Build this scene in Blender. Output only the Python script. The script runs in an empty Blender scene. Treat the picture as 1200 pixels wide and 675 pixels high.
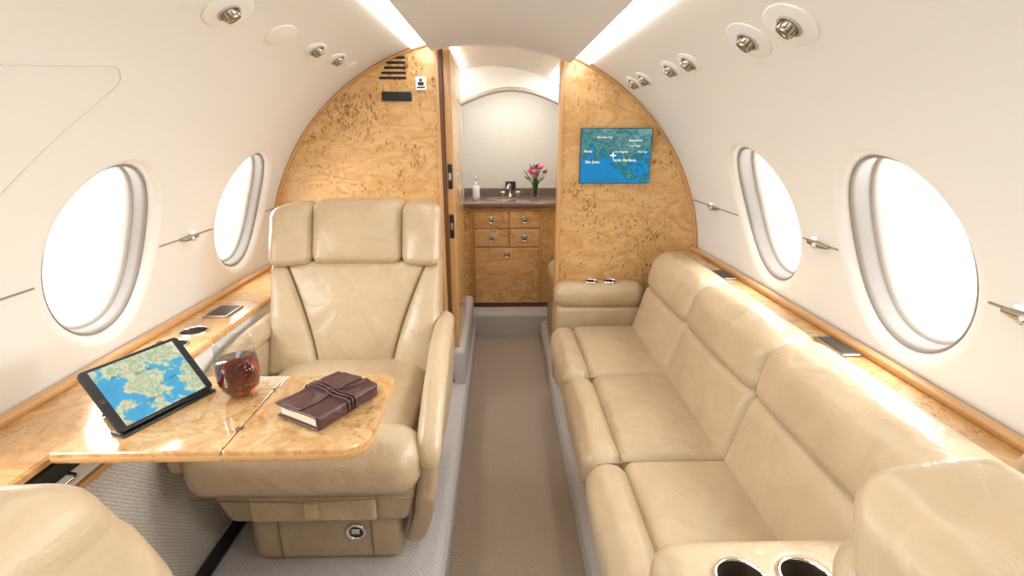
import bpy, math, random
from math import sin, cos, pi, sqrt, radians, tan, atan2
from mathutils import Vector, Matrix, noise
random.seed(4)
sc = bpy.context.scene
sc.view_settings.view_transform = 'Standard'

# ---------------------------------------------------------------- materials
def newmat(name):
    m = bpy.data.materials.new(name); m.use_nodes = True
    nt = m.node_tree; b = nt.nodes["Principled BSDF"]
    return m, nt, b
def simple(name, col, rough=0.5, metal=0.0, bump=0, bscale=200, emis=None, coat=0):
    m, nt, b = newmat(name)
    tc = nt.nodes.new("ShaderNodeTexCoord")
    n = nt.nodes.new("ShaderNodeTexNoise"); n.inputs["Scale"].default_value = bscale
    nt.links.new(tc.outputs["Object"], n.inputs["Vector"])
    r = nt.nodes.new("ShaderNodeValToRGB")
    r.color_ramp.elements[0].color = (*[c*0.95 for c in col], 1)
    r.color_ramp.elements[1].color = (*[min(1, c*1.04) for c in col], 1)
    nt.links.new(n.outputs["Fac"], r.inputs["Fac"])
    nt.links.new(r.outputs["Color"], b.inputs["Base Color"])
    b.inputs["Roughness"].default_value = rough
    b.inputs["Metallic"].default_value = metal
    b.inputs["Coat Weight"].default_value = coat
    if bump:
        bp = nt.nodes.new("ShaderNodeBump"); bp.inputs["Strength"].default_value = bump
        bp.inputs["Distance"].default_value = 0.002
        nt.links.new(n.outputs["Fac"], bp.inputs["Height"])
        nt.links.new(bp.outputs["Normal"], b.inputs["Normal"])
    if emis:
        b.inputs["Emission Color"].default_value = (*emis[0], 1)
        b.inputs["Emission Strength"].default_value = emis[1]
    return m
def leather(name, col):
    m, nt, b = newmat(name)
    tc = nt.nodes.new("ShaderNodeTexCoord")
    n1 = nt.nodes.new("ShaderNodeTexNoise"); n1.inputs["Scale"].default_value = 12; n1.inputs["Detail"].default_value = 4; n1.inputs["Distortion"].default_value = .8; n1.inputs["Roughness"].default_value = .5
    n2 = nt.nodes.new("ShaderNodeTexVoronoi"); n2.inputs["Scale"].default_value = 420
    for n in (n1, n2): nt.links.new(tc.outputs["Object"], n.inputs["Vector"])
    r = nt.nodes.new("ShaderNodeValToRGB")
    r.color_ramp.elements[0].position = .3; r.color_ramp.elements[1].position = .7
    r.color_ramp.elements[0].color = (*[c*0.93 for c in col], 1)
    r.color_ramp.elements[1].color = (*[c*1.05 for c in col], 1)
    nt.links.new(n1.outputs["Fac"], r.inputs["Fac"]); nt.links.new(r.outputs["Color"], b.inputs["Base Color"])
    b1 = nt.nodes.new("ShaderNodeBump"); b1.inputs["Strength"].default_value = .55; b1.inputs["Distance"].default_value = .015
    b2 = nt.nodes.new("ShaderNodeBump"); b2.inputs["Strength"].default_value = .15; b2.inputs["Distance"].default_value = .0008
    nt.links.new(n1.outputs["Fac"], b1.inputs["Height"]); nt.links.new(n2.outputs["Distance"], b2.inputs["Height"])
    nt.links.new(b1.outputs["Normal"], b2.inputs["Normal"]); nt.links.new(b2.outputs["Normal"], b.inputs["Normal"])
    b.inputs["Roughness"].default_value = .36
    b.inputs["Specular IOR Level"].default_value = .5
    b.inputs["Coat Weight"].default_value = .12; b.inputs["Coat Roughness"].default_value = .28
    return m
def burl(name, c1, c2, dark, fleck=(1, 1, 1), rough=.28, coat=.3, fthr=.60, fs=85, famt=.55, figure=9, fsc=(1, 1, 1)):
    m, nt, b = newmat(name)
    L = nt.links.new
    tc = nt.nodes.new("ShaderNodeTexCoord")
    m0 = nt.nodes.new("ShaderNodeMapping"); m0.inputs["Scale"].default_value = fsc
    L(tc.outputs["Object"], m0.inputs["Vector"])
    n1 = nt.nodes.new("ShaderNodeTexNoise"); n1.inputs["Scale"].default_value = figure; n1.inputs["Detail"].default_value = 9; n1.inputs["Distortion"].default_value = 2.6; n1.inputs["Roughness"].default_value = .68
    L(m0.outputs["Vector"], n1.inputs["Vector"])
    r = nt.nodes.new("ShaderNodeValToRGB")
    r.color_ramp.elements[0].position = .36; r.color_ramp.elements[1].position = .60
    r.color_ramp.elements[0].color = (*c2, 1); r.color_ramp.elements[1].color = (*c1, 1)
    L(n1.outputs["Fac"], r.inputs["Fac"])
    mp = nt.nodes.new("ShaderNodeMapping"); mp.inputs["Scale"].default_value = fleck
    L(tc.outputs["Object"], mp.inputs["Vector"])
    n2 = nt.nodes.new("ShaderNodeTexNoise"); n2.inputs["Scale"].default_value = fs; n2.inputs["Detail"].default_value = 3; n2.inputs["Distortion"].default_value = .5
    L(mp.outputs["Vector"], n2.inputs["Vector"])
    n3 = nt.nodes.new("ShaderNodeTexNoise"); n3.inputs["Scale"].default_value = 5.5; n3.inputs["Detail"].default_value = 2
    L(tc.outputs["Object"], n3.inputs["Vector"])
    ad = nt.nodes.new("ShaderNodeMath"); ad.operation = 'MULTIPLY_ADD'; ad.inputs[1].default_value = .5
    L(n3.outputs["Fac"], ad.inputs[0]); L(n2.outputs["Fac"], ad.inputs[2])
    rr = nt.nodes.new("ShaderNodeMapRange"); rr.inputs["From Min"].default_value = fthr+.25; rr.inputs["From Max"].default_value = fthr+.34
    rr.inputs["To Max"].default_value = famt
    L(ad.outputs[0], rr.inputs["Value"])
    mx = nt.nodes.new("ShaderNodeMix"); mx.data_type = 'RGBA'
    L(rr.outputs["Result"], mx.inputs["Factor"]); L(r.outputs["Color"], mx.inputs["A"]); mx.inputs["B"].default_value = (*dark, 1)
    L(mx.outputs["Result"], b.inputs["Base Color"])
    b.inputs["Roughness"].default_value = rough; b.inputs["Coat Weight"].default_value = coat; b.inputs["Coat Roughness"].default_value = .08
    return m
def carpet(name, c1, c2, scale=320, bump=.6):
    m, nt, b = newmat(name); L = nt.links.new
    tc = nt.nodes.new("ShaderNodeTexCoord")
    n = nt.nodes.new("ShaderNodeTexNoise"); n.inputs["Scale"].default_value = scale; n.inputs["Detail"].default_value = 3
    L(tc.outputs["Object"], n.inputs["Vector"])
    w = nt.nodes.new("ShaderNodeTexWave"); w.bands_direction = 'DIAGONAL'; w.inputs["Scale"].default_value = 60; w.inputs["Distortion"].default_value = 2
    L(tc.outputs["Object"], w.inputs["Vector"])
    a = nt.nodes.new("ShaderNodeMath"); a.operation = 'MULTIPLY_ADD'; a.inputs[1].default_value = .3
    L(w.outputs["Fac"], a.inputs[0]); L(n.outputs["Fac"], a.inputs[2])
    r = nt.nodes.new("ShaderNodeValToRGB"); r.color_ramp.elements[0].position = .35; r.color_ramp.elements[1].position = .9
    r.color_ramp.elements[0].color = (*c2, 1); r.color_ramp.elements[1].color = (*c1, 1)
    L(a.outputs[0], r.inputs["Fac"]); L(r.outputs["Color"], b.inputs["Base Color"])
    bp = nt.nodes.new("ShaderNodeBump"); bp.inputs["Strength"].default_value = bump; bp.inputs["Distance"].default_value = .003
    L(a.outputs[0], bp.inputs["Height"]); L(bp.outputs["Normal"], b.inputs["Normal"])
    b.inputs["Roughness"].default_value = .95; b.inputs["Specular IOR Level"].default_value = .1
    return m
def mapmat(name, sea, lands, scale, thr, strength, offs=(0, 0, 0), grad=None, rough=.4, roads=None, det=7, nr=.6):
    m, nt, b = newmat(name); L = nt.links.new
    tc = nt.nodes.new("ShaderNodeTexCoord")
    mp = nt.nodes.new("ShaderNodeMapping"); mp.inputs["Location"].default_value = offs
    L(tc.outputs["UV"], mp.inputs["Vector"])
    n = nt.nodes.new("ShaderNodeTexNoise"); n.inputs["Scale"].default_value = scale; n.inputs["Detail"].default_value = det; n.inputs["Roughness"].default_value = nr
    L(mp.outputs["Vector"], n.inputs["Vector"])
    sx = nt.nodes.new("ShaderNodeSeparateXYZ"); L(tc.outputs["UV"], sx.inputs[0])
    g = nt.nodes.new("ShaderNodeMath"); g.operation = 'MULTIPLY_ADD'
    g.inputs[1].default_value = grad[1]; L(sx.outputs["Y"], g.inputs[0]); L(n.outputs["Fac"], g.inputs[2])
    g2 = nt.nodes.new("ShaderNodeMath"); g2.operation = 'MULTIPLY_ADD'
    g2.inputs[1].default_value = grad[0]; L(sx.outputs["X"], g2.inputs[0]); L(g.outputs[0], g2.inputs[2])
    r = nt.nodes.new("ShaderNodeValToRGB"); cr = r.color_ramp
    cr.elements[0].position = max(0, thr-.25); cr.elements[0].color = (*[c*.8 for c in sea], 1)
    cr.elements[1].position = thr; cr.elements[1].color = (*sea, 1)
    for i, c in enumerate(lands):
        e = cr.elements.new(min(.999, thr+.008+i*.045)); e.color = (*c, 1)
    L(g2.outputs[0], r.inputs["Fac"])
    out = r.outputs["Color"]
    if roads:
        v = nt.nodes.new("ShaderNodeTexVoronoi"); v.feature = 'DISTANCE_TO_EDGE'; v.inputs["Scale"].default_value = roads[0]
        L(mp.outputs["Vector"], v.inputs["Vector"])
        lt = nt.nodes.new("ShaderNodeMath"); lt.operation = 'LESS_THAN'; lt.inputs[1].default_value = roads[1]; L(v.outputs["Distance"], lt.inputs[0])
        gt = nt.nodes.new("ShaderNodeMath"); gt.operation = 'GREATER_THAN'; gt.inputs[1].default_value = thr+.01; L(g2.outputs[0], gt.inputs[0])
        mu = nt.nodes.new("ShaderNodeMath"); mu.operation = 'MULTIPLY'; L(lt.outputs[0], mu.inputs[0]); L(gt.outputs[0], mu.inputs[1])
        mx = nt.nodes.new("ShaderNodeMix"); mx.data_type = 'RGBA'; L(mu.outputs[0], mx.inputs["Factor"]); L(out, mx.inputs["A"]); mx.inputs["B"].default_value = (*roads[2], 1)
        out = mx.outputs["Result"]
    b.inputs["Base Color"].default_value = (.01, .01, .01, 1)
    L(out, b.inputs["Emission Color"]); b.inputs["Emission Strength"].default_value = strength
    b.inputs["Roughness"].default_value = rough; b.inputs["Specular IOR Level"].default_value = .2
    return m

M_panel = simple("cream_sidewall_panel", (.79, .775, .73), .6, bump=.12, bscale=900)
M_panel2 = simple("ivory_headliner", (.75, .74, .72), .65, bump=.1, bscale=700)
M_white = simple("white_plastic", (.84, .83, .80), .4)
M_bezel = simple("window_bezel_plastic", (.29, .26, .225), .45)
M_gask = simple("window_gasket", (.46, .42, .37), .5)
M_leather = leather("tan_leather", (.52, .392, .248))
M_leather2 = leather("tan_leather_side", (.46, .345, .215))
M_seam = simple("leather_stitching", (.24, .16, .09), .8)
M_wood = burl("burl_veneer", (.74, .465, .205), (.57, .315, .105), (.15, .055, .018), (1.7, 1, .8), .25, .4, .60, 80, .75, 7, (.8, 1, 1.8))
M_ledge = burl("burl_veneer_gloss", (.68, .41, .17), (.48, .245, .08), (.22, .09, .03), (1, 1, 1), .2, .6, .60, 95, .6)
M_table = burl("burl_table_veneer", (.66, .43, .195), (.46, .25, .09), (.20, .09, .03), (1, 1, 1), .12, .8, .59, 95, .6, 12)
M_woodedge = simple("maple_edge_banding", (.62, .34, .135), .3, bscale=12, coat=.4)
M_brown = simple("dark_brown_door_edge", (.13, .055, .025), .35)
M_stone = simple("taupe_stone", (.20, .13, .10), .25, bscale=80, coat=.3)
M_chrome = simple("polished_chrome", (.80, .77, .73), .12, 1.0)
M_nickel = simple("satin_nickel", (.42, .36, .29), .28, 1.0)
M_black = simple("black_plastic", (.012, .012, .013), .3)
M_dark = simple("dark_well", (.05, .035, .025), .5)
M_fabric = carpet("woven_wall_fabric", (.68, .63, .55), (.44, .39, .32), 260, .8)
M_sill = carpet("grey_wool_carpet", (.62, .59, .57), (.42, .39, .375), 240, .9)
M_runner = carpet("taupe_aisle_carpet", (.49, .395, .305), (.27, .21, .155), 300, .8)
M_line = simple("panel_joint", (.30, .26, .20), .6)
M_line2 = simple("panel_joint_light", (.56, .53, .48), .6)
M_cove = simple("led_cove", (.9, .9, .9), .5, emis=((1, .98, .96), 6.8))
M_galleyfill = simple("galley_fill_glow", (.9, .9, .9), .5, emis=((1, .98, .95), 18))  # added glow to brighten the galley, not a cabin fixture
M_page = simple("paper_pages", (.75, .66, .50), .9, bscale=400)
M_oxblood = leather("oxblood_leather", (.070, .022, .022))
M_pink = simple("pink_petals", (.78, .12, .30), .6)
M_cream_petal = simple("pale_petals", (.85, .55, .6), .6)
M_green = simple("leaf_green", (.06, .17, .04), .6)
M_label = simple("label_white", (.8, .8, .8), .5, emis=((1, 1, 1), .5))

def glassmat(name, col, rough=0, ior=1.45):
    m, nt, b = newmat(name)
    b.inputs["Base Color"].default_value = (*col, 1); b.inputs["Transmission Weight"].default_value = 1
    b.inputs["Roughness"].default_value = rough; b.inputs["IOR"].default_value = ior
    return m
M_wine = glassmat("red_wine", (.17, .020, .006), 0, 1.33)
def thinglass(name, tint, f0):
    m, nt, b = newmat(name); L = nt.links.new
    t = nt.nodes.new("ShaderNodeBsdfTransparent"); t.inputs["Color"].default_value = (*tint, 1)
    g = nt.nodes.new("ShaderNodeBsdfGlossy"); g.inputs["Roughness"].default_value = .03
    mx = nt.nodes.new("ShaderNodeMixShader")
    if f0 is None:
        lw = nt.nodes.new("ShaderNodeLayerWeight"); lw.inputs["Blend"].default_value = .22
        mr = nt.nodes.new("ShaderNodeMapRange"); mr.inputs["To Min"].default_value = .03; mr.inputs["To Max"].default_value = .6
        L(lw.outputs["Facing"], mr.inputs["Value"]); L(mr.outputs["Result"], mx.inputs[0])
    else: mx.inputs[0].default_value = f0
    L(t.outputs[0], mx.inputs[1]); L(g.outputs[0], mx.inputs[2])
    L(mx.outputs[0], nt.nodes["Material Output"].inputs[0])
    return m
M_glass = thinglass("clear_thin_glass", (.93, .94, .94), None)
M_pane = thinglass("window_acrylic", (1, 1, 1), .04)

# ---------------------------------------------------------------- helpers
def add(obj, parent=None):
    sc.collection.objects.link(obj)
    if parent is not None:
        obj.parent = parent
        obj.matrix_parent_inverse = parent.matrix_basis.inverted()
    return obj
def E(name, loc=(0, 0, 0)):
    e = bpy.data.objects.new(name, None); e.location = loc; e.empty_display_size = .05
    sc.collection.objects.link(e); return e
def mesh(name, vs, fs, mat, parent=None, smooth=True, M=None, uv=None):
    me = bpy.data.meshes.new(name)
    if M is not None: vs = [M @ Vector(v) for v in vs]
    me.from_pydata([tuple(v) for v in vs], [], fs)
    me.materials.append(mat)
    if smooth:
        me.polygons.foreach_set("use_smooth", [True]*len(me.polygons))
    if uv:
        l = me.uv_layers.new(name="UVMap")
        for p in me.polygons:
            for li in p.loop_indices: l.data[li].uv = uv[me.loops[li].vertex_index]
    me.validate(); me.update()
    return add(bpy.data.objects.new(name, me), parent)
def fixn(o):
    import bmesh
    bm = bmesh.new(); bm.from_mesh(o.data); bmesh.ops.remove_doubles(bm, verts=bm.verts, dist=1e-5)
    bmesh.ops.recalc_face_normals(bm, faces=bm.faces); bm.to_mesh(o.data); bm.free()
    return o
def rbox(name, c, s, r, mat, parent=None, puff=(0, 0, 0), fn=None, M=None, step=.03, k=4):
    h = [x/2 for x in s]; r = min(r, min(h)*.999)
    co = []
    for a in range(3):
        inner = h[a]-r
        n = max(1, int(math.ceil(2*inner/step)))
        if any(puff) and n < 6: n = 6
        arr = [-inner - r*tan(i/k*pi/4) for i in range(k, 0, -1)]
        arr += [-inner+2*inner*i/n for i in range(n+1)]
        arr += [inner + r*tan(i/k*pi/4) for i in range(1, k+1)]
        co.append(arr)
    vs, fs, idx = [], [], {}
    def V(i, j, kk):
        key = (i, j, kk)
        if key in idx: return idx[key]
        p = [co[0][i], co[1][j], co[2][kk]]
        u = [p[a]/h[a] for a in range(3)]
        q = [max(-(h[a]-r), min(h[a]-r, p[a])) for a in range(3)]
        d = Vector([p[a]-q[a] for a in range(3)])
        if d.length > 1e-9: d = d.normalized()*r
        w = [q[a]+d[a] for a in range(3)]
        f = [(1-u[a]*u[a]) for a in range(3)]
        w[0] += puff[0]*u[0]*f[1]*f[2]; w[1] += puff[1]*u[1]*f[0]*f[2]; w[2] += puff[2]*u[2]*f[0]*f[1]
        w = [w[a]+c[a] for a in range(3)]
        if fn: w = fn(*w)
        idx[key] = len(vs); vs.append(w); return idx[key]
    N = [len(x)-1 for x in co]
    for i in range(N[0]):
        for j in range(N[1]):
            fs.append((V(i, j, 0), V(i, j+1, 0), V(i+1, j+1, 0), V(i+1, j, 0)))
            fs.append((V(i, j, N[2]), V(i+1, j, N[2]), V(i+1, j+1, N[2]), V(i, j+1, N[2])))
    for i in range(N[0]):
        for j in range(N[2]):
            fs.append((V(i, 0, j), V(i+1, 0, j), V(i+1, 0, j+1), V(i, 0, j+1)))
            fs.append((V(i, N[1], j), V(i, N[1], j+1), V(i+1, N[1], j+1), V(i+1, N[1], j)))
    for i in range(N[1]):
        for j in range(N[2]):
            fs.append((V(0, i, j), V(0, i, j+1), V(0, i+1, j+1), V(0, i+1, j)))
            fs.append((V(N[0], i, j), V(N[0], i+1, j), V(N[0], i+1, j+1), V(N[0], i, j+1)))
    return mesh(name, vs, fs, mat, parent, True, M)
def prism(name, pts, axis, a, b, mat, parent=None, bevel=0, M=None):
    n = len(pts)
    def P(p, t):
        return {'y': (p[0], t, p[1]), 'z': (p[0], p[1], t), 'x': (t, p[0], p[1])}[axis]
    vs = [P(p, a) for p in pts]+[P(p, b) for p in pts]
    fs = [tuple(range(n)), tuple(range(2*n-1, n-1, -1))]
    for i in range(n): fs.append((i, (i+1) % n, n+(i+1) % n, n+i))
    o = mesh(name, vs, fs, mat, parent, False, M); fixn(o)
    if bevel:
        m = o.modifiers.new("b", 'BEVEL'); m.width = bevel; m.segments = 3; m.limit_method = 'ANGLE'; m.angle_limit = radians(50)
    return o
def lathe(name, prof, mat, parent=None, M=None, n=40, sx=1, sy=1):
    vs, fs = [], []
    for (r, z) in prof:
        for i in range(n):
            a = 2*pi*i/n; vs.append((r*cos(a)*sx, r*sin(a)*sy, z))
    for j in range(len(prof)-1):
        for i in range(n):
            fs.append((j*n+i, j*n+(i+1) % n, (j+1)*n+(i+1) % n, (j+1)*n+i))
    return mesh(name, vs, fs, mat, parent, True, M)
def tube(name, pts, r, mat, parent=None, n=8, closed=False, M=None):
    vs, fs = [], []
    P = [Vector(p) for p in pts]; m = len(P)
    for i, p in enumerate(P):
        t = (P[(i+1) % m]-P[i-1]) if closed else (P[min(i+1, m-1)]-P[max(i-1, 0)])
        t.normalize()
        u = t.cross(Vector((0, 0, 1)))
        if u.length < .05: u = t.cross(Vector((1, 0, 0)))
        u.normalize(); v = t.cross(u)
        for k in range(n):
            a = 2*pi*k/n; vs.append(p+u*cos(a)*r+v*sin(a)*r)
    for i in range(m if closed else m-1):
        for k in range(n):
            fs.append((i*n+k, i*n+(k+1) % n, ((i+1) % m)*n+(k+1) % n, ((i+1) % m)*n+k))
    if not closed:
        fs.append(tuple(range(n))[::-1]); fs.append(tuple(range((m-1)*n, m*n)))
    return mesh(name, vs, fs, mat, parent, True, M)
def smoothpts(pts, n=6):
    P = [Vector(p) for p in pts]; out = []
    for i in range(len(P)-1):
        p0 = P[max(i-1, 0)]; p1 = P[i]; p2 = P[i+1]; p3 = P[min(i+2, len(P)-1)]
        for k in range(n):
            t = k/n
            out.append(.5*((2*p1)+(p2-p0)*t+(2*p0-5*p1+4*p2-p3)*t*t+(3*p1-p0-3*p2+p3)*t**3))
    out.append(P[-1]); return out
def cut(o, cx, cy, z0, z1, r):
    """bore a vertical round hole in mesh object o"""
    n = 40
    vs = [(cx+r*cos(2*pi*i/n), cy+r*sin(2*pi*i/n), z) for z in (z0, z1) for i in range(n)]
    fs = [tuple(range(n))[::-1], tuple(range(n, 2*n))]+[(i, (i+1) % n, n+(i+1) % n, n+i) for i in range(n)]
    me = bpy.data.meshes.new("cutter"); me.from_pydata(vs, [], fs); me.update()
    c = bpy.data.objects.new("cutter", me); sc.collection.objects.link(c); fixn(c)
    m = o.modifiers.new("bore", 'BOOLEAN'); m.operation = 'DIFFERENCE'; m.solver = 'EXACT'; m.object = c
    bpy.context.view_layer.update()
    dg = bpy.context.evaluated_depsgraph_get()
    nm = bpy.data.meshes.new_from_object(o.evaluated_get(dg))
    o.modifiers.remove(m); o.data = nm
    bpy.data.objects.remove(c)

# ---------------------------------------------------------------- cabin shell
R, ZC = .91, .64
Y0, YB, YE = -1.7, 2.07, 3.35
def cyl(phi, y, rr=R):
    return Vector((rr*sin(phi), y, ZC+rr*cos(phi)))
def shellM(phid, y, off=0):
    ph = radians(phid)
    nrm = Vector((-sin(ph), 0, -cos(ph)))
    X = Vector((0, 1, 0)); Z = nrm; Yv = Z.cross(X)
    p = cyl(ph, y, R-off)
    return Matrix(((X.x, Yv.x, Z.x, p.x), (X.y, Yv.y, Z.y, p.y), (X.z, Yv.z, Z.z, p.z), (0, 0, 0, 1)))
HY, HS = .185, .235
def wall(name, sgn, wins, phc, pr):
    vs, fs = [], []
    def q(ph, y): vs.append(tuple(cyl(sgn*radians(ph), y))); return len(vs)-1
    def cell(p0, p1, y0, y1): fs.append((q(p0, y0), q(p1, y0), q(p1, y1), q(p0, y1)))
    K = 12; hw = .215
    bands = []; yc = Y0
    for w in sorted(wins):
        bands.append((yc, w-hw, None)); bands.append((w-hw, w+hw, w)); yc = w+hw
    bands.append((yc, YE, None))
    p0, p1 = pr
    for (a, b, w) in bands:
        nn = K if w is not None else max(1, int((b-a)/.2))
        for ph in range(16, 132, 2):
            if w is not None and p0 <= ph < p1: continue
            for i in range(nn):
                cell(ph, ph+2, a+(b-a)*i/nn, a+(b-a)*(i+1)/nn)
        if w is not None:
            border = []
            for i in range(K): border.append((p0, a+(b-a)*i/K))
            for ph in range(p0, p1, 2): border.append((ph, b))
            for i in range(K): border.append((p1, b-(b-a)*i/K))
            for ph in range(p1, p0, -2): border.append((ph, a))
            rings = []
            for t in [0, .35, .7, 1]:
                ring = []
                for (ph, y) in border:
                    an = atan2(R*radians(ph-phc)/HS, (y-w)/HY)
                    ey = w+HY*cos(an); ep = phc+math.degrees(HS*sin(an)/R)
                    ring.append(q(ph+(ep-ph)*t, y+(ey-y)*t))
                rings.append(ring)
            n = len(border)
            for j in range(3):
                for i in range(n):
                    fs.append((rings[j][i], rings[j][(i+1) % n], rings[j+1][(i+1) % n], rings[j+1][i]))
    o = mesh(name, vs, fs, M_panel); fixn(o)
    return o
winL = [1.15, 1.79, .51, -.13, -.77]
winR = [.94, 1.46, .42, -.10, -.62]
wall("wall_left", -1, winL, 71, (54, 88))
wall("wall_right", 1, winR, 69, (52, 86))
vs, fs = [], []
for i, ph in enumerate(range(-16, 17, 2)):
    vs += [cyl(radians(ph), Y0), cyl(radians(ph), YE)]
    if i: fs.append((2*i-2, 2*i, 2*i+1, 2*i-1))
mesh("ceiling", vs, fs, M_panel2)
def window(idx, sgn, yc, phc):
    root = E("window_%d" % idx, cyl(sgn*radians(phc), yc, R+.05))
    n = 64
    D = .046 if sgn < 0 else .056
    def ring(hy, hs, d, ex=1.0):
        out = []
        for i in range(n):
            a = 2*pi*i/n
            cy, cz = cos(a), sin(a)
            y = yc+hy*(abs(cy)**ex)*(1 if cy >= 0 else -1)
            s = hs*(abs(cz)**ex)*(1 if cz >= 0 else -1)
            out.append(cyl(sgn*(radians(phc)+s/R), y, R+d))
        return out
    def lf(name, rs, mat, cap=False):
        vs = [v for r_ in rs for v in r_]; fs = []
        for j in range(len(rs)-1):
            for i in range(n): fs.append((j*n+i, j*n+(i+1) % n, (j+1)*n+(i+1) % n, (j+1)*n+i))
        if cap: fs.append(tuple(range((len(rs)-1)*n, len(rs)*n)))
        mesh(name, vs, fs, mat, root)
    lf("flared_reveal", [ring(.1853, .2353, 0), ring(.178, .229, .0012), ring(.170, .223, .004), ring(.163, .216, .009), ring(.157, .210, .018)], M_white)
    lf("inner_bezel", [ring(.157, .210, .018), ring(.154, .207, .015, .96), ring(.150, .203, .017, .95), ring(.146, .199, .026, .93), ring(.143, .196, D, .93)], M_bezel)
    lf("gasket", [ring(.143, .196, D, .93), ring(.139, .192, D+.002, .93), ring(.136, .189, D+.006, .93), ring(.134, .187, D+.018, .93)], M_gask)
    lf("pane", [ring(.137, .190, D+.018, .93)], M_pane, True)
    c = cyl(sgn*radians(phc), yc, R+.11)
    l = bpy.data.lights.new("daylight", 'AREA'); l.shape = 'ELLIPSE'; l.size = .34; l.size_y = .46
    l.energy = 4.5; l.color = (.96, .98, 1); l.spread = radians(125)
    lo = bpy.data.objects.new("daylight_outside", l)
    d = Vector((-sgn*sin(radians(phc)), 0, -cos(radians(phc))))
    lo.rotation_euler = d.to_track_quat('-Z', 'Z').to_euler(); lo.location = c
    add(lo, root)
k = 1
for y in winL: window(k, -1, y, 71); k += 1
for y in winR: window(k, 1, y, 69); k += 1
disc = [(R*sin(2*pi*i/80), ZC+R*cos(2*pi*i/80)) for i in range(80)]
prism("wall_back", disc, 'y', Y0-.04, Y0, M_panel)
prism("wall_front", disc, 'y', YE-.04, YE, M_panel)
rbox("floor", (.10, .6, -.02), (.44, 4.6, .04), .003, M_runner, step=1)
AX0, AX1 = -.10, .30
prism("floor_left", [(-.86, -.05), (AX0-.01, -.05), (AX0+.006, .01), (AX0+.004, .075), (AX0-.006, .092), (AX0-.025, .1), (-.86, .1)], 'y', Y0, 2.84, M_sill, bevel=.006)
prism("floor_right", [(.86, -.05), (AX1+.01, -.05), (AX1-.006, .01), (AX1-.004, .075), (AX1+.006, .092), (AX1+.025, .1), (.86, .1)], 'y', Y0, 2.84, M_sill, bevel=.006)
rbox("floor_forward", (.1, 3.08, .062), (1.6, .5, .17), .02, M_sill, step=.3)
rbox("trim_30", (-.135, 2.44, .15), (.055, .80, .24), .025, M_sill, step=.1)
prism("wall_lower_left", [(-.75, .1), (-.74, .1), (-.735, .63), (-.75, .63)], 'y', Y0, YB, M_fabric)
prism("wall_lower_right", [(.83, .1), (.82, .1), (.82, .69), (.83, .69)], 'y', Y0, YB, M_fabric)
rbox("trim_1", (-.715, .4, .108), (.035, 3.2, .016), .004, M_black, step=1)
def arcstrip(name, p0, p1, rr, t, mat, y0, y1, parent=None):
    n = 24; pts = []
    for i in range(n+1):
        a = radians(p0+(p1-p0)*i/n); pts.append((rr*sin(a), ZC+rr*cos(a)))
    for i in range(n, -1, -1):
        a = radians(p0+(p1-p0)*i/n); pts.append(((rr+t)*sin(a), ZC+(rr+t)*cos(a)))
    vs = [(p[0], y0, p[1]) for p in pts]+[(p[0], y1, p[1]) for p in pts]; m = len(pts)
    fs = [(i, (i+1) % m, m+(i+1) % m, m+i) for i in range(m)]
    for i in range(n): fs.append((i, i+1, m-2-i, m-1-i)); fs.append((m+i, m+m-1-i, m+m-2-i, m+i+1))
    o = mesh(name, vs, fs, mat, parent, False); fixn(o); return o
arcstrip("ceiling_panel", -13.0, 22.0, .876, .008, M_panel2, Y0+.01, YB-.02)
cv = E("cove_light", (-.25, .2, 1.5)); arcstrip("led_strip", -17.4, -11.0, .902, .005, M_cove, Y0+.02, YB-.03, cv)
cv = E("cove_light", (.37, .2, 1.46)); arcstrip("led_strip", 20.0, 26.4, .902, .005, M_cove, Y0+.02, YB-.03, cv)
cv = E("cove_light", (-.16, 2.5, 1.5)); arcstrip("led_strip", -11.0, -8.5, .902, .005, M_galleyfill, 2.12, 2.90, cv)  # added fill strip, brightens the dark vestibule from the left
cv = E("cove_light", (.37, 2.5, 1.46)); arcstrip("led_strip", 22, 26.0, .902, .005, M_galleyfill, 2.12, 2.90, cv)  # second added fill strip, right of the vestibule ceiling
def joint(idx, sgn, z, y0, y1):
    ph = math.acos((z-ZC)/R)
    tube("trim_%d" % idx, [cyl(sgn*ph, y0, R-.001), cyl(sgn*ph, (y0+y1)/2, R-.001), cyl(sgn*ph, y1, R-.001)], .0022, M_line)
j = 2
for (a, b) in [(.70, .96), (1.34, 1.60), (1.98, 2.07), (0.06, .32)]: joint(j, -1, .905, a, b); j += 1
for (a, b) in [(.61, .75), (1.13, 1.27), (1.65, 2.05), (.09, .23)]: joint(j, 1, .935, a, b); j += 1
def latch(sgn, z, y):
    ph = math.degrees(math.acos((z-ZC)/R))*sgn
    M = shellM(ph, y, .002)
    r = E("shade_latch", M.translation)
    rbox("body", (0, 0, .008), (.085, .017, .016), .006, M_nickel, r, M=M, fn=lambda x, y_, z_: (x, y_*(1-abs(x)*14), z_*(1-abs(x)*9)))
    lathe("knob", [(0, .020), (.006, .019), (.008, .014), (.006, .004)], M_chrome, r, M=M, n=20)
    rbox("reading_led", (.012, -.013*sgn, .004), (.02, .008, .006), .003, M_label, r, M=M)
latch(-1, .905, 1.47); latch(1, .935, 1.20); latch(1, .935, 1.84); latch(1, .935, .68); latch(-1, .905, .80)
pp = []
for (ph, y) in [(46, .60), (43, .90), (42.5, .95), (43.2, .98), (46, .99), (56, .90), (60, .86)]:
    pp.append(cyl(-radians(ph), y, R-.0002))
pp = smoothpts(pp, 8)
pp = [cyl(atan2(p.x, p.z-ZC), p.y, R-.0002) for p in pp]
tube("trim_20", pp, .0009, M_line2)

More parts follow.
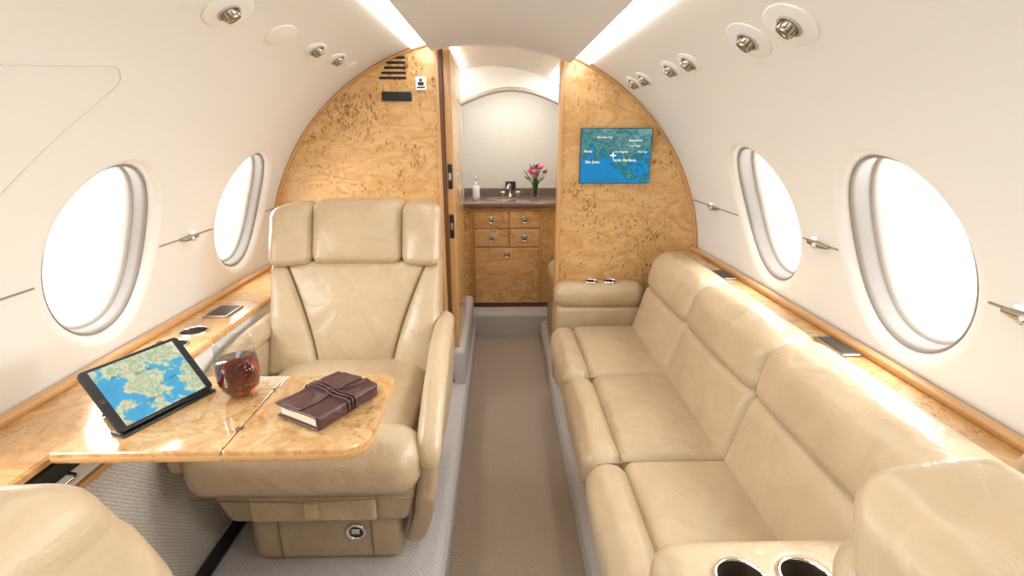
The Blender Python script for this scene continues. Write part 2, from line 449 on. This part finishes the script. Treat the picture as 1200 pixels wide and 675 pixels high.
def gasper(phid, y, a, b, nozzles):
    M = shellM(phid, y)
    r = E("air_gasper" if nozzles else "service_plate", M.translation)
    lathe("plate", [(0, .003), (.93, .003), (.985, .0025), (1.0, 0)], M_white, r, M=M, n=48, sx=a, sy=b)
    for o in nozzles:
        Mo = M @ Matrix.Translation((o, 0, 0))
        lathe("seat_ring", [(.024, .002), (.0235, .0055), (.019, .0055), (.017, .003)], M_gask, r, M=Mo, n=32)
        Mt = Mo @ Matrix.Rotation(radians(14), 4, 'Y')
        lathe("nozzle", [(.0165, .000), (.0170, .008), (.0155, .017), (.013, .019), (.011, .015), (.010, .005), (0, .005)], M_nickel, r, M=Mt, n=32)
        for i in range(12):
            an = 2*pi*i/12
            tube("rib", [Vector((.0168*cos(an), .0168*sin(an), .004)), Vector((.0164*cos(an), .0164*sin(an), .014))], .0011, M_dark, r, n=5, M=Mt)
gasper(-30.5, 1.08, .064, .048, [0]); gasper(-30.5, 1.32, .054, .038, [])
gasper(-30.3, 1.55, .058, .028, [.0]); gasper(-30.3, 1.74, .058, .028, [0]); gasper(-30.3, 1.90, .03, .022, [])
gasper(36.5, .90, .060, .048, [0]); gasper(36.5, 1.045, .060, .048, [0])
gasper(36.5, 1.36, .05, .034, [0]); gasper(36.5, 1.50, .05, .034, [0]); gasper(36.5, 1.77, .05, .034, [0]); gasper(36.5, 1.90, .05, .034, [0])

# ---------------------------------------------------------------- bulkhead
def bulk(name, x0, x1, zlow):
    root = E(name, ((x0+x1)/2, YB+.015, 1.0))
    n = 60
    top = []
    for i in range(n+1):
        x = x0+(x1-x0)*i/n
        top.append((x, ZC+sqrt(max(0, .905**2-x*x))))
    bot = [(x, z) for x, z in [(x1, zlow), (x0, zlow)]]
    prism("veneer_panel", top+bot, 'y', YB, YB+.03, M_wood, root)
    return root
bl = bulk("bulkhead_left", -.903, -.185, .1)
rbox("edge_banding", (-.182, YB+.012, .83), (.014, .046, 1.44), .003, M_woodedge, bl, step=1)
br = bulk("bulkhead_right", .305, .903, .1)
rbox("edge_banding", (.302, YB+.02, .80), (.016, .06, 1.37), .003, M_woodedge, br, step=1)
def arctrim(name, p0, p1, parent):
    pts = [cyl(radians(p0+(p1-p0)*i/40), YB-.004, R-.006) for i in range(41)]
    tube(name, pts, .006, M_woodedge, parent)
arctrim("perimeter_trim", -85, -12, bl); arctrim("perimeter_trim", 20, 85, br)
d = E("door_1", (-.155, 2.3, .8))
rbox("pocket_jamb", (-.168, YB+.03, .80), (.016, .08, 1.42), .002, M_brown, d, step=1)
rbox("door_leaf", (-.145, YB+.24, .80), (.028, .46, 1.42), .004, M_wood, d, step=1)
rbox("leaf_edge", (-.145, YB+.005, .80), (.030, .012, 1.42), .003, M_woodedge, d, step=1)
for z in (1.03, .825):
    rbox("latch_plate", (-.145, YB-.003, z), (.018, .008, .10), .003, M_black, d, step=1)
    rbox("latch_bolt", (-.145, YB-.008, z), (.010, .008, .03), .003, M_nickel, d, step=1)
v = E("air_vent_grille", (-.318, YB, 1.45))
for i in range(6):
    w = .105-.011*i
    rbox("slot_%d" % (i+1), (-.300-w/2+.0, YB-.002, 1.402+i*.018), (w, .006, .009), .004, M_black, v, step=1)
rbox("exit_indicator", (-.34, YB-.0065, 1.335), (.115, .012, .034), .004, M_black, None, step=1)
s = E("no_smoking_sign", (-.245, YB, 1.382))
rbox("plate", (-.245, YB-.0035, 1.382), (.044, .006, .05), .002, M_white, s, step=1)
rbox("pictogram_head", (-.245, YB-.0065, 1.394), (.010, .003, .010), .0014, M_black, s, step=1)
rbox("pictogram_body", (-.245, YB-.0065, 1.381), (.022, .003, .012), .0014, M_black, s, step=1)
rbox("pictogram_bar", (-.245, YB-.0065, 1.368), (.030, .003, .005), .0014, M_black, s, step=1)
mo = E("wall_monitor", (.524, YB-.01, 1.111))
rbox("bezel", (.524, YB-.0105, 1.111), (.286, .02, .216), .003, simple("teal_bezel", (.01, .06, .08), .3), mo, step=1)
M_map1 = mapmat("moving_map", (.0, .25, .58), [(.01, .13, .15), (.02, .20, .22), (.10, .28, .26), (.015, .13, .16), (.14, .33, .32), (.02, .17, .20), (.16, .34, .33)], 3.2, .675, 1.0, (2.3, 1.1, .4), (.08, .50), .4, None, 9, .68)
def screen(name, o, u, v, mat, parent):
    o, u, v = Vector(o), Vector(u), Vector(v)
    return mesh(name, [o, o+u, o+u+v, o+v], [(0, 1, 2, 3)], mat, parent, False, uv=[(0, 0), (1, 0), (1, .74), (0, .74)])
screen("moving_map_screen", (.384, YB-.0212, 1.006), (.280, 0, 0), (0, 0, .210), M_map1, mo)
def text(s_, loc, size, rot, mat, parent):
    cu = bpy.data.curves.new("label", 'FONT'); cu.body = s_; cu.size = size; cu.materials.append(mat); cu.extrude = .0002
    cu.align_x = 'CENTER'
    o = bpy.data.objects.new("label_"+s_.lower().replace(" ", "_"), cu)
    o.rotation_euler = rot; o.location = loc
    return add(o, parent)
for s_, x, z, sz in [("San Jose", .430, 1.083, .017), ("Santa Barbara", .56, 1.090, .017), ("Reno", .412, 1.125, .015), ("Los Angeles", .545, 1.124, .012), ("Bakersfield", .60, 1.168, .012), ("Las Vegas", .60, 1.148, .011), ("Salt Lake City", .475, 1.180, .011), ("Palm Spr", .632, 1.124, .011)]:
    text(s_, (x, YB-.0222, z), sz, (pi/2, 0, 0), M_label, mo)
prism("aircraft_symbol", [(.512, 1.13), (.515, 1.118), (.528, 1.112), (.515, 1.110), (.513, 1.098), (.511, 1.110), (.498, 1.112), (.510, 1.118)], 'y', YB-.0225, YB-.0215, M_label, mo)

# ---------------------------------------------------------------- galley
g = E("galley_cabinet", (.09, 3.08, .45))
GX0, GX1, GY = -.125, .315, 2.95
rbox("carcass", (.12, GY+.19, .465), (.60, .34, .63), .003, M_wood, g, step=1)
rbox("plinth", (.12, GY+.18, .16), (.58, .34, .03), .003, M_brown, g, step=1)
def drawer(x0, x1, z0, z1, nm, lz=None):
    rbox(nm, ((x0+x1)/2, GY+.010, (z0+z1)/2), (x1-x0-.008, .022, z1-z0-.008), .003, M_wood, g, step=1)
    lx = (x0+x1)/2; zz = lz if lz else (z0+z1)/2
    Mx = Matrix.Translation((lx, GY-.001, zz)) @ Matrix.Rotation(pi/2, 4, 'X')
    lathe(nm+"_latch_ring", [(.021, 0), (.022, .004), (.017, .006), (.014, .003)], M_chrome, g, M=Mx, n=28)
    lathe(nm+"_latch_well", [(.014, .003), (0, .003)], M_dark, g, M=Mx, n=28)
    rbox(nm+"_latch_tongue", (lx, GY-.005, zz+.003), (.016, .006, .012), .002, M_chrome, g, step=1)
mid = .11
drawer(GX0+.02, mid, .65, .755, "drawer_1"); drawer(mid, GX1-.02, .65, .755, "drawer_2")
drawer(GX0+.02, mid, .535, .65, "drawer_3"); drawer(mid, GX1-.02, .535, .65, "drawer_4")
drawer(GX0+.02, GX1-.02, .175, .535, "cabinet_door", .49)
rbox("face_frame", (.095, GY+.02, .465), (.44, .016, .61), .002, M_woodedge, g, step=1)
rbox("countertop", (.13, GY+.17, .795), (.64, .40, .028), .008, M_stone, g, step=1)
rbox("backsplash", (.13, GY+.34, .83), (.64, .02, .05), .004, M_stone, g, step=1)
rbox("call_panel", (.125, GY+.325, .875), (.065, .02, .05), .004, M_black, g, step=1)
lathe("basin_rim", [(.10, .001), (.10, .006), (.088, .007), (.080, .002), (.070, .001), (0, .001)], M_nickel, g, M=Matrix.Translation((.06, GY+.13, .809)), n=40, sx=1, sy=.8)
FY = GY+.245
fa = E("faucet", (.13, FY, .815))
lathe("faucet_base", [(.016, 0), (.016, .01), (.009, .014), (.009, .03)], M_chrome, fa, M=Matrix.Translation((.12, FY, .8105)), n=24)
tube("spout", smoothpts([(.12, FY, .83), (.12, FY, .86), (.118, FY-.02, .885), (.112, FY-.05, .89), (.105, FY-.08, .88), (.102, FY-.085, .865)], 4), .008, M_chrome, fa)
for dx in (-.045, .05):
    lathe("tap_handle", [(.012, 0), (.012, .02), (.018, .024), (.018, .034), (0, .036)], M_chrome, fa, M=Matrix.Translation((.12+dx, FY, .8105)), n=20)
sp = E("soap_dispenser", (-.09, GY+.12, .81))
lathe("bottle", [(0, .0), (.020, 0), (.022, .004), (.022, .075), (.012, .085), (.008, .09)], M_white, sp, M=Matrix.Translation((-.09, GY+.12, .8105)), n=24)
lathe("pump", [(.009, .088), (.009, .10), (.003, .102), (.003, .125), (.009, .127), (.009, .133), (0, .134)], M_chrome, sp, M=Matrix.Translation((-.09, GY+.12, .8105)), n=20)
tube("nozzle", [(-.09, GY+.12, .94), (-.065, GY+.11, .94), (-.06, GY+.108, .934)], .003, M_chrome, sp)
fv = E("flower_vase", (.27, GY+.10, .81))
lathe("glass_vase", [(0, .002), (.026, .002), (.030, .01), (.028, .03), (.020, .05), (.026, .07)], M_glass, fv, M=Matrix.Translation((.27, GY+.10, .8105)), n=28)
for i in range(34):
    a = random.uniform(0, 2*pi); rr = random.uniform(.005, .07); h = random.uniform(.09, .20)
    p0 = Vector((.27+random.uniform(-.008, .008), GY+.10, .83)); p2 = Vector((.27+cos(a)*rr, GY+.10+sin(a)*rr*.8, .81+h))
    pm = (p0+p2)/2+Vector((0, 0, .02)); pm.x = .27+(p2.x-.27)*.35
    tube("stem_%d" % i, [p0, pm, p2], .0018, M_green, fv, n=5)
    if i < 11:
        p2 = Vector((p2.x, p2.y, max(p2.z, .93)))
        Mt = Matrix.Translation(p2+Vector((0, 0, .006)))
        mm = M_pink if i % 3 else M_cream_petal
        for kx in range(9):
            b_ = 2*pi*kx/9
            Mp = Mt @ Matrix.Rotation(b_, 4, 'Z') @ Matrix.Rotation(radians(35+20*(kx % 2)), 4, 'Y')
            lathe("petal", [(0, .0), (.007, .006), (.009, .014), (.005, .022), (0, .025)], mm, fv, M=Mp, n=8, sx=.4)
    else:
        Mt = Matrix.Translation(p2) @ Matrix.Rotation(a, 4, 'Z') @ Matrix.Rotation(radians(50), 4, 'Y')
        lathe("leaf", [(0, -.022), (.007, -.012), (.0095, 0), (.006, .014), (0, .024)], M_green, fv, M=Mt, n=8, sx=.25)
def arch(x): return 1.335+.085*cos((x-.125)/.30*pi/2)
N = 24
xs = [-.175+.60*i/N for i in range(N+1)]
vs, fs = [], []
for y in (GY+.0, GY+.03):
    for x in xs: vs += [(x, y, arch(x)), (x, y, ZC+sqrt(R*R-x*x))]
m2 = 2*(N+1)
for i in range(N):
    a = 2*i
    fs += [(a, a+2, a+3, a+1), (m2+a, m2+a+1, m2+a+3, m2+a+2), (a, m2+a, m2+a+2, a+2)]
ga = E("galley_surround", (.12, GY, 1.2))
fixn(mesh("arch_header", vs, fs, M_panel, ga, False))
tube("arch_trim", [(x, GY-.004, arch(x)+.012) for x in xs], .012, M_gask, ga)
prism("left_cheek", [(-.86, .15), (-.175, .15), (-.175, 1.52), (-.5, 1.38), (-.7, 1.2), (-.86, .9)], 'y', GY, GY+.03, M_panel, ga)
prism("right_cheek", [(.86, .15), (.425, .15), (.425, 1.43), (.6, 1.3), (.75, 1.13), (.86, .9)], 'y', GY, GY+.03, M_panel, ga)
M_quilt = simple("niche_wallcovering", (.70, .67, .60), .7, bump=.3, bscale=90)
prism("niche_back", [(-.2, .8), (.45, .8), (.45, 1.43), (-.2, 1.5)], 'y', GY+.355, GY+.36, M_quilt, ga)
prism("niche_left", [(GY+.03, .81), (GY+.355, .81), (GY+.355, 1.45), (GY+.03, 1.45)], 'x', -.185, -.178, M_quilt, ga)
prism("niche_right", [(GY+.03, .81), (GY+.355, .81), (GY+.355, 1.42), (GY+.03, 1.42)], 'x', .428, .435, M_quilt, ga)
gl = bpy.data.lights.new("niche_lamp", 'AREA'); gl.shape = 'RECTANGLE'; gl.size = .45; gl.size_y = .05; gl.energy = 1.4; gl.color = (1, .97, .93)
glo = bpy.data.objects.new("niche_lamp", gl); glo.location = (.125, GY+.12, 1.425); glo.rotation_euler = (radians(25), 0, 0); add(glo, ga)
prism("wall_vestibule_left", [(2.12, .1), (2.93, .1), (2.93, 1.50), (2.12, 1.50)], 'x', -.20, -.185, M_wood)
prism("wall_vestibule_right", [(2.14, .1), (2.93, .1), (2.93, 1.40), (2.14, 1.40)], 'x', .46, .475, M_panel)
js = E("jump_seat", (.39, 2.55, .1))
rbox("seat_pad", (.385, 2.6, .46), (.13, .32, .10), .045, M_leather, js, puff=(0, 0, .01))
rbox("seat_back", (.43, 2.6, .62), (.05, .32, .28), .02, M_leather, js)
rbox("seat_box", (.39, 2.6, .26), (.12, .30, .32), .02, M_leather2, js)

# ---------------------------------------------------------------- side ledges
LZ, RZ = .67, .72
le = E("side_ledge_left", (-.82, .4, LZ))
lx = lambda z: sqrt(R*R-(z-ZC)**2)
lt_ = prism("veneer_top", [(-lx(LZ)+.002, LZ-.02), (-.725, LZ-.02), (-.718, LZ-.014), (-.718, LZ-.004), (-.724, LZ), (-lx(LZ)+.002, LZ)], 'y', Y0, YB-.002, M_ledge, le)
rbox("wall_bead", (-.893, (Y0+YB)/2, LZ+.006), (.028, YB-Y0-.01, .016), .006, M_woodedge, le, step=2)
rbox("cream_fascia", (-.735, (Y0+YB)/2, LZ-.055), (.018, YB-Y0-.01, .07), .004, M_panel, le, step=2)
rbox("rub_strip", (-.735, (Y0+YB)/2, LZ-.10), (.026, YB-Y0-.01, .014), .004, M_woodedge, le, step=2)
ri = E("side_ledge_right", (.86, .4, RZ))
prism("veneer_top", [(lx(RZ)-.002, RZ-.02), (.80, RZ-.02), (.795, RZ-.014), (.795, RZ-.004), (.80, RZ), (lx(RZ)-.002, RZ)], 'y', Y0, YB-.002, M_ledge, ri)
rbox("wall_bead", (.888, (Y0+YB)/2, RZ+.006), (.026, YB-Y0-.01, .016), .006, M_woodedge, ri, step=2)
M_well = simple("cup_well_metal", (.16, .13, .10), .35, .8)
def cupwell(x, y, z, r, parent, host, depth=.06, mat=None):
    cut(host, x, y, z-depth-.01 if depth < .02 else z-depth, z+.05, r*.9)
    Mx = Matrix.Translation((x, y, z))
    lathe("cup_rim", [(r*.885, -.004), (r*.90, .002), (r*.96, .0045), (r*1.03, .003), (r*1.05, -.002)], M_chrome, parent, M=Mx, n=44)
    lathe("cup_well", [(r*.89, .0), (r*.86, -depth*.9), (r*.80, -depth+.003), (0, -depth+.003)], mat or M_well, parent, M=Mx, n=44)
def wellbox(name, x, y, z, sx, sy, parent):
    rbox(name+"_rim", (x, y, z+.002), (sx, sy, .008), .003, M_nickel, parent, step=1)
    rbox(name+"_well", (x, y, z+.0045), (sx*.82, sy*.86, .006), .002, M_dark, parent, step=1)
cupwell(-.80, 1.21, LZ, .037, le, lt_, .04); cupwell(-.80, 1.305, LZ, .037, le, lt_, .04)
wellbox("ashtray", -.80, 1.46, LZ, .075, .10, le)
for i in range(5): rbox("control_button_%d" % i, (-.845+.0, 1.14+i*.022, LZ+.001), (.012, .014, .004), .0015, M_dark, le, step=1)
wellbox("ashtray", .845, 1.05, RZ, .045, .11, ri); wellbox("ashtray", .845, 1.66, RZ, .045, .11, ri)

# ---------------------------------------------------------------- folding table
TZ = .695
tb = E("folding_table", (-.43, .85, TZ))
def rrect(x0, x1, y0, y1, rs, n=8):
    pts = []
    for (cx, cy, r, a0) in [(x1, y0, rs[0], -90), (x1, y1, rs[1], 0), (x0, y1, rs[2], 90), (x0, y0, rs[3], 180)]:
        sx = cx - r if cx == x1 else cx + r
        sy = cy + r if cy == y0 else cy - r
        if r < 1e-4: pts.append((cx, cy)); continue
        for i in range(n+1):
            a = radians(a0+90*i/n); pts.append((sx+r*cos(a), sy+r*sin(a)))
    return pts
prism("leaf_outer", rrect(-.409, -.17, .715, .985, (.045, .03, 0, 0)), 'z', TZ-.022, TZ, M_table, tb, bevel=.004)
prism("leaf_inner", rrect(-.695, -.411, .715, .985, (0, 0, .01, .01)), 'z', TZ-.022, TZ, M_table, tb, bevel=.004)
prism("edge_inlay", rrect(-.4105, -.1685, .7135, .9865, (.046, .031, 0, 0)), 'z', TZ-.015, TZ-.010, M_woodedge, tb)
prism("edge_inlay", rrect(-.695, -.4105, .7135, .9865, (0, 0, .01, .01)), 'z', TZ-.015, TZ-.010, M_woodedge, tb)
for y in (.78, .93): rbox("hinge", (-.41, y, TZ-.001), (.016, .012, .003), .001, M_nickel, tb, step=1)
rbox("slide_rail", (-.66, .80, TZ-.035), (.16, .02, .016), .004, M_black, tb, step=1)
rbox("slide_rail", (-.66, .93, TZ-.035), (.16, .02, .016), .004, M_black, tb, step=1)
rbox("housing_slot", (-.722, .74, .635), (.02, .14, .03), .004, M_black, tb, step=1)
tube("pull_handle", smoothpts([(-.712, .70, .62), (-.695, .705, .62), (-.693, .73, .62), (-.695, .755, .62), (-.712, .76, .62)], 4), .004, M_chrome, tb)

# tablet
tr = E("tablet_computer", (-.60, .83, TZ))
al = radians(50); U = Vector((.387, .922, 0)).normalized(); Nn = Vector((-.922, .387, 0)).normalized()
Vv = Nn*cos(al)+Vector((0, 0, 1))*sin(al); Wn = U.cross(Vv).normalized()
if Wn.z < 0: Wn = -Wn
B0 = Vector((-.601, .755, TZ+.008))
Wd, Hh = .180, .128
cen = B0+U*Wd/2+Vv*Hh/2
MT = Matrix(((U.x, Vv.x, Wn.x, cen.x), (U.y, Vv.y, Wn.y, cen.y), (U.z, Vv.z, Wn.z, cen.z), (0, 0, 0, 1)))
prism("slab", rrect(-Wd/2, Wd/2, -Hh/2, Hh/2, (.009,)*4), 'z', -.004, .004, M_black, tr, bevel=.0015, M=MT)
M_map2 = mapmat("tablet_map", (.07, .43, .72), [(.34, .56, .32), (.76, .76, .55), (.30, .54, .34), (.72, .66, .42), (.38, .60, .38), (.8, .76, .58)], 3.4, .535, 1.0, (5.1, 3.4, 2.2), (.10, .12), .5, (15, .02, (.70, .35, .25)))
sw, sh = Wd*.84, Hh*.90
mesh("screen", [(-sw/2, -sh/2, .0045), (sw/2, -sh/2, .0045), (sw/2, sh/2, .0045), (-sw/2, sh/2, .0045)], [(0, 1, 2, 3)], M_map2, tr, False, M=MT, uv=[(0, 0), (1, 0), (1, .74), (0, .74)])
for s_, x, y, sz in [("DETROIT", .0, .02, .007), ("ST. LOUIS", .03, -.012, .006), ("LAKE", -.045, .03, .006), ("CHICAGO", -.02, -.035, .006)]:
    cu = bpy.data.curves.new("map_label", 'FONT'); cu.body = s_; cu.size = sz; cu.materials.append(M_black); cu.align_x = 'CENTER'
    o = bpy.data.objects.new("map_label", cu); o.matrix_world = MT @ Matrix.Translation((x, y, .0047)); add(o, tr)
lathe("home_button", [(.005, .0042), (.0045, .0046), (0, .0044)], M_dark, tr, M=MT @ Matrix.Translation((-Wd*.46, 0, 0)), n=20)
R3 = Matrix(((U.x, Nn.x, 0, 0), (U.y, Nn.y, 0, 0), (0, 0, 1, 0), (0, 0, 0, 1)))
A = cen-Wn*.005+Vv*.02; Bq = Vector((B0.x, B0.y, TZ+.001))+U*Wd/2+Nn*.10
hu = U*.06; tk = Vector((0, 0, .003))
vs = [A-hu, A+hu, Bq+hu, Bq-hu]; vs += [v_+tk for v_ in vs]
fixn(mesh("cover_stand", vs, [(0, 1, 2, 3), (7, 6, 5, 4), (0, 4, 5, 1), (1, 5, 6, 2), (2, 6, 7, 3), (3, 7, 4, 0)], M_black, tr, False))
rbox("cover_foot", (0, 0, 0), (Wd, .035, .005), .002, M_black, tr, step=.1, M=Matrix.Translation(B0+U*Wd/2+Nn*.010-Vector((0, 0, .005))) @ R3)

# wine glass
wg = E("stemless_wine_glass", (-.468, .905, TZ))
MG = Matrix.Translation((-.466, .905, TZ+.0008))
lathe("glass_bowl", [(0, 0), (.018, 0), (.0245, .002), (.034, .016), (.0395, .036), (.0398, .056), (.0375, .085), (.0340, .118)], M_glass, wg, M=MG, n=56)
tube("glass_rim", [MG @ Vector((.0340*cos(2*pi*i/40), .0340*sin(2*pi*i/40), .118)) for i in range(40)], .0008, M_glass, wg, closed=True)
lathe("wine", [(0, .0025), (.0225, .0032), (.0330, .0172), (.0385, .036), (.0388, .056), (.0372, .078), (0, .078)], M_wine, wg, M=MG, n=56)

# journal
jr = E("leather_journal", (-.275, .855, TZ))
MJ = Matrix.Translation((-.274, .856, TZ+.001)) @ Matrix.Rotation(radians(-30), 4, 'Z')
wv = lambda x, y, z: (x, y, z+.0015*sin(y*60)+.001*sin(x*70))
rbox("back_cover", (0, 0, .003), (.108, .150, .004), .0018, M_oxblood, jr, M=MJ, step=.01)
rbox("page_block", (0.000, 0, .0135), (.098, .140, .018), .002, M_page, jr, M=MJ, step=.02)
rbox("front_cover", (0, 0, .0255), (.110, .152, .006), .0028, M_oxblood, jr, M=MJ, step=.01, fn=wv)
rbox("spine", (.052, 0, .0145), (.010, .148, .025), .0045, M_oxblood, jr, M=MJ, step=.02)
rbox("flap", (-.012, 0, .030), (.05, .150, .004), .0018, M_oxblood, jr, M=MJ, step=.01, fn=wv)
for q_ in (-.005, .004, .012):
    tube("wrap_strap", smoothpts([(-.056, q_, .006), (-.057, q_, .026), (-.05, q_+.001, .0335), (-.02, q_+.004, .0345), (.02, q_-.003, .0325), (.052, q_, .031), (.059, q_, .022), (.059, q_, .006)], 4), .0018, M_oxblood, jr, M=MJ, n=6)
tube("strap_tail", smoothpts([(.0, .0, .0345), (.02, .02, .034), (.035, .05, .0335), (.03, .070, .033), (.033, .080, .020), (.035, .088, .003)], 4), .0016, M_oxblood, jr, M=MJ, n=6)

# ---------------------------------------------------------------- club chairs
def chair(loc, rz, fy=-.36, arms=True, arm_f=-.33, floor=.1, wing=.28):
    r = E("club_chair")
    lean = lambda z: .17+(z-.46)*.38
    L = M_leather
    rbox("seat_cushion", (0, (fy+.09+.24)/2, .44), (.465, .24-(fy+.09), .13), .045, L, r, puff=(0, 0, .018))
    rbox("front_roll", (0, fy+.065, .455), (.545, .15, .145), .060, L, r, puff=(0, .008, .006))
    tube("roll_seam", [(-.25, fy+.0, .397), (0, fy-.006, .394), (.25, fy+.0, .397)], .0022, M_seam, r)
    tube("cushion_seam", [(-.22, fy+.142, .492), (0, fy+.142, .50), (.22, fy+.142, .492)], .003, M_seam, r)
    def tp(x, y, z):
        t = (z-.25)/.17; t = max(0, min(1, t)); return (x*(.86+.14*t), y+(1-t)*.03*(1 if y < 0 else 0), z)
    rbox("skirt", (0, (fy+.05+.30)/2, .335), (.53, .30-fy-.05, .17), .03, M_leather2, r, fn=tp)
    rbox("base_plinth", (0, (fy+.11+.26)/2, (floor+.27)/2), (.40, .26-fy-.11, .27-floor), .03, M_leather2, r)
    for sx in (-.12, .12): rbox("plinth_seam", (sx, fy+.108, (floor+.26)/2), (.003, .004, .13), .001, M_seam, r, step=1)
    yf = fy+.055
    rbox("drawer_frame", (.0, yf+.010, .322), (.31, .018, .078), .008, M_seam, r, step=.05)
    rbox("drawer_front", (.0, yf+.005, .322), (.306, .018, .074), .008, M_leather, r, step=.05)
    rbox("drawer_pull", (.0, yf-.010, .328), (.036, .022, .046), .008, M_leather, r, step=.05)
    Mx = Matrix.Translation((.08, fy+.108, .20)) @ Matrix.Rotation(pi/2, 4, 'X')
    lathe("latch_ring", [(.027, 0), (.028, .004), (.022, .007), (.018, .002)], M_chrome, r, M=Mx, n=32)
    lathe("latch_well", [(.019, .002), (0, .002)], M_dark, r, M=Mx, n=32)
    rbox("latch_tongue", (.08, fy+.104, .205), (.022, .006, .016), .003, M_chrome, r, step=1)
    z0, H = .47, .335
    hw = lambda t: .115+.115*max(0, min(1, t))**1.4
    def fc(x, y, z):
        t = (z-z0)/H; return (x/.23*hw(t), y+lean(z), z)
    rbox("back_center", (0, 0, z0+H/2), (.46, .12, H), .024, L, r, puff=(0, .020, 0), fn=fc, step=.02)
    for sg in (-1, 1):
        def fb(x, y, z):
            t = (z-z0)/H; u = (x/.08+1)/2; inn = hw(t)-.004; out = .268
            return (sg*(inn+(out-inn)*u), y+lean(z)-.035*(1-t*.75)*u, z)
        o = rbox("back_bolster", (0, 0, z0+H/2), (.16, .13, H), .028, L, r, puff=(0, .018, 0), fn=fb, step=.02)
        fixn(o)
        sp_ = []
        for q_ in range(15):
            t = .04+.92*q_/14; z = z0+t*H
            sp_.append((sg*(hw(t)-.001), lean(z)-.053, z))
        tube("back_seam", sp_, .0026, M_seam, r)
    rbox("headrest_center", (0, 0, .893), (.290, .12, .192), .030, L, r, puff=(0, .014, .004), fn=lambda x, y, z: (x, y+lean(z)-.01, z))
    for sg in (-1, 1):
        rbox("headrest_wing", (sg*.206, 0, .888), (.128, .12, .19), .032, L, r, puff=(0, .012, 0), fn=lambda x, y, z: (x, y+lean(z)-.01-max(0, abs(x)-.14)*wing, z-max(0, abs(x)-.2)*.15*(1 if z > .9 else 0)))
    rbox("back_shell", (0, 0, .63), (.50, .07, .52), .03, M_leather2, r, fn=lambda x, y, z: (x, y+lean(z)+.07, z))
    for sg in (-1, 1):
        if not arms: continue
        La = .24-arm_f
        def fa_(x, y, z):
            d_ = max(0, -y+.06); return (x-sg*.03*max(0, (y+.1)), y, z-d_*d_*.95+.03*max(0, y))
        rbox("armrest_pad", (sg*.290, arm_f+La/2, .605), (.060, La, .065), .029, L, r, puff=(0, 0, .004), fn=fa_)
        def fs_(x, y, z):
            t = (z-.15)/.43
            d_ = max(0, -y+.06)
            yy = y+max(0, .40-z)*.22*(1 if y < 0 else -.2)
            return (x-sg*(1-t)**2*.055, yy, z-(d_*d_*.95)*t)
        if sg > 0:
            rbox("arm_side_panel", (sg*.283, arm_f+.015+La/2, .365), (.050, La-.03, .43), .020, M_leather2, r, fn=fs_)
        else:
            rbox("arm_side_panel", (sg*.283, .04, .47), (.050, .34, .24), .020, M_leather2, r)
    r.location = loc; r.rotation_euler = (0, 0, rz)
    return r
chair((-.405, 1.31, 0), 0)
chair((-.500, .57, 0), pi, fy=-.045, arms=False)
chair((.572, -.105, 0), 0, arms=False, wing=.06)

# ---------------------------------------------------------------- sofa
so = E("three_seat_sofa", (.5, 1.26, .1))
L = M_leather
ys = [.625, 1.045, 1.495, 1.94]
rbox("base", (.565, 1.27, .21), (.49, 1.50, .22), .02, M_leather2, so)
for i in range(3):
    a, b = ys[i], ys[i+1]; c = (a+b)/2; w = b-a
    rbox("seat_front_roll_%d" % (i+1), (.318, c, .365), (.105, w+.010, .125), .048, L, so, puff=(.006, .003, .008))
    rbox("seat_cushion_%d" % (i+1), (.50, c, .365), (.285, w+.002, .125), .030, L, so, puff=(0, 0, .018))
    tube("roll_seam_%d" % (i+1), [(.366, a+.02, .412), (.366, c, .414), (.366, b-.02, .412)], .0028, M_seam, so)
    if i: tube("seat_seam_%d" % i, [(.30, a, .404), (.34, a, .409), (.38, a, .412), (.60, a, .412)], .0028, M_seam, so)
    if i == 0: a = .50; c = (a+b)/2; w = b-a
    def fbk(x, y, z):
        t = (z-.42)/.33; return (x+.10*t-.02*max(0, t)*t, y, z)
    rbox("back_lower_%d" % (i+1), (.665, c, .50), (.12, w+.006, .215), .030, L, so, puff=(.012, 0, 0), fn=fbk)
    rbox("back_upper_%d" % (i+1), (.668, c, .668), (.140, w+.022, .160), .052, L, so, puff=(.010, 0, .003), fn=fbk)
rbox("frame_back", (.77, 1.27, .40), (.06, 1.34, .56), .02, M_leather2, so)
for nm, yc, dy_, zt in (("arm_near", .545, .17, .60), ("arm_far", 2.0, .115, .60)):
    ao = rbox(nm, (.475, yc, zt-.055), (.38, dy_, .11), .048, L, so)
    rbox(nm+"_body", (.475, yc, .315), (.36, dy_-.02, .38), .03, L, so)
    for cx in ((.395, .487) if yc < 1 else (.44, .52)):
        rr = .036 if yc < 1 else .028
        cupwell(cx, yc-(.012 if yc < 1 else 0), zt+.001, rr, so, ao, .055)

# ---------------------------------------------------------------- world, camera
w = bpy.data.worlds.new("sky"); sc.world = w; w.use_nodes = True
nt = w.node_tree; bg = nt.nodes["Background"]
bg.inputs["Color"].default_value = (.98, .99, 1, 1); bg.inputs["Strength"].default_value = 1.7
cam = bpy.data.cameras.new("camera"); co = bpy.data.objects.new("camera", cam); sc.collection.objects.link(co)
cam.sensor_width = 36; cam.lens = 17.4; cam.clip_start = .02
co.location = (.06, 0, 1.2); co.rotation_euler = (radians(90-17.4), 0, radians(-1.3))
sc.camera = co
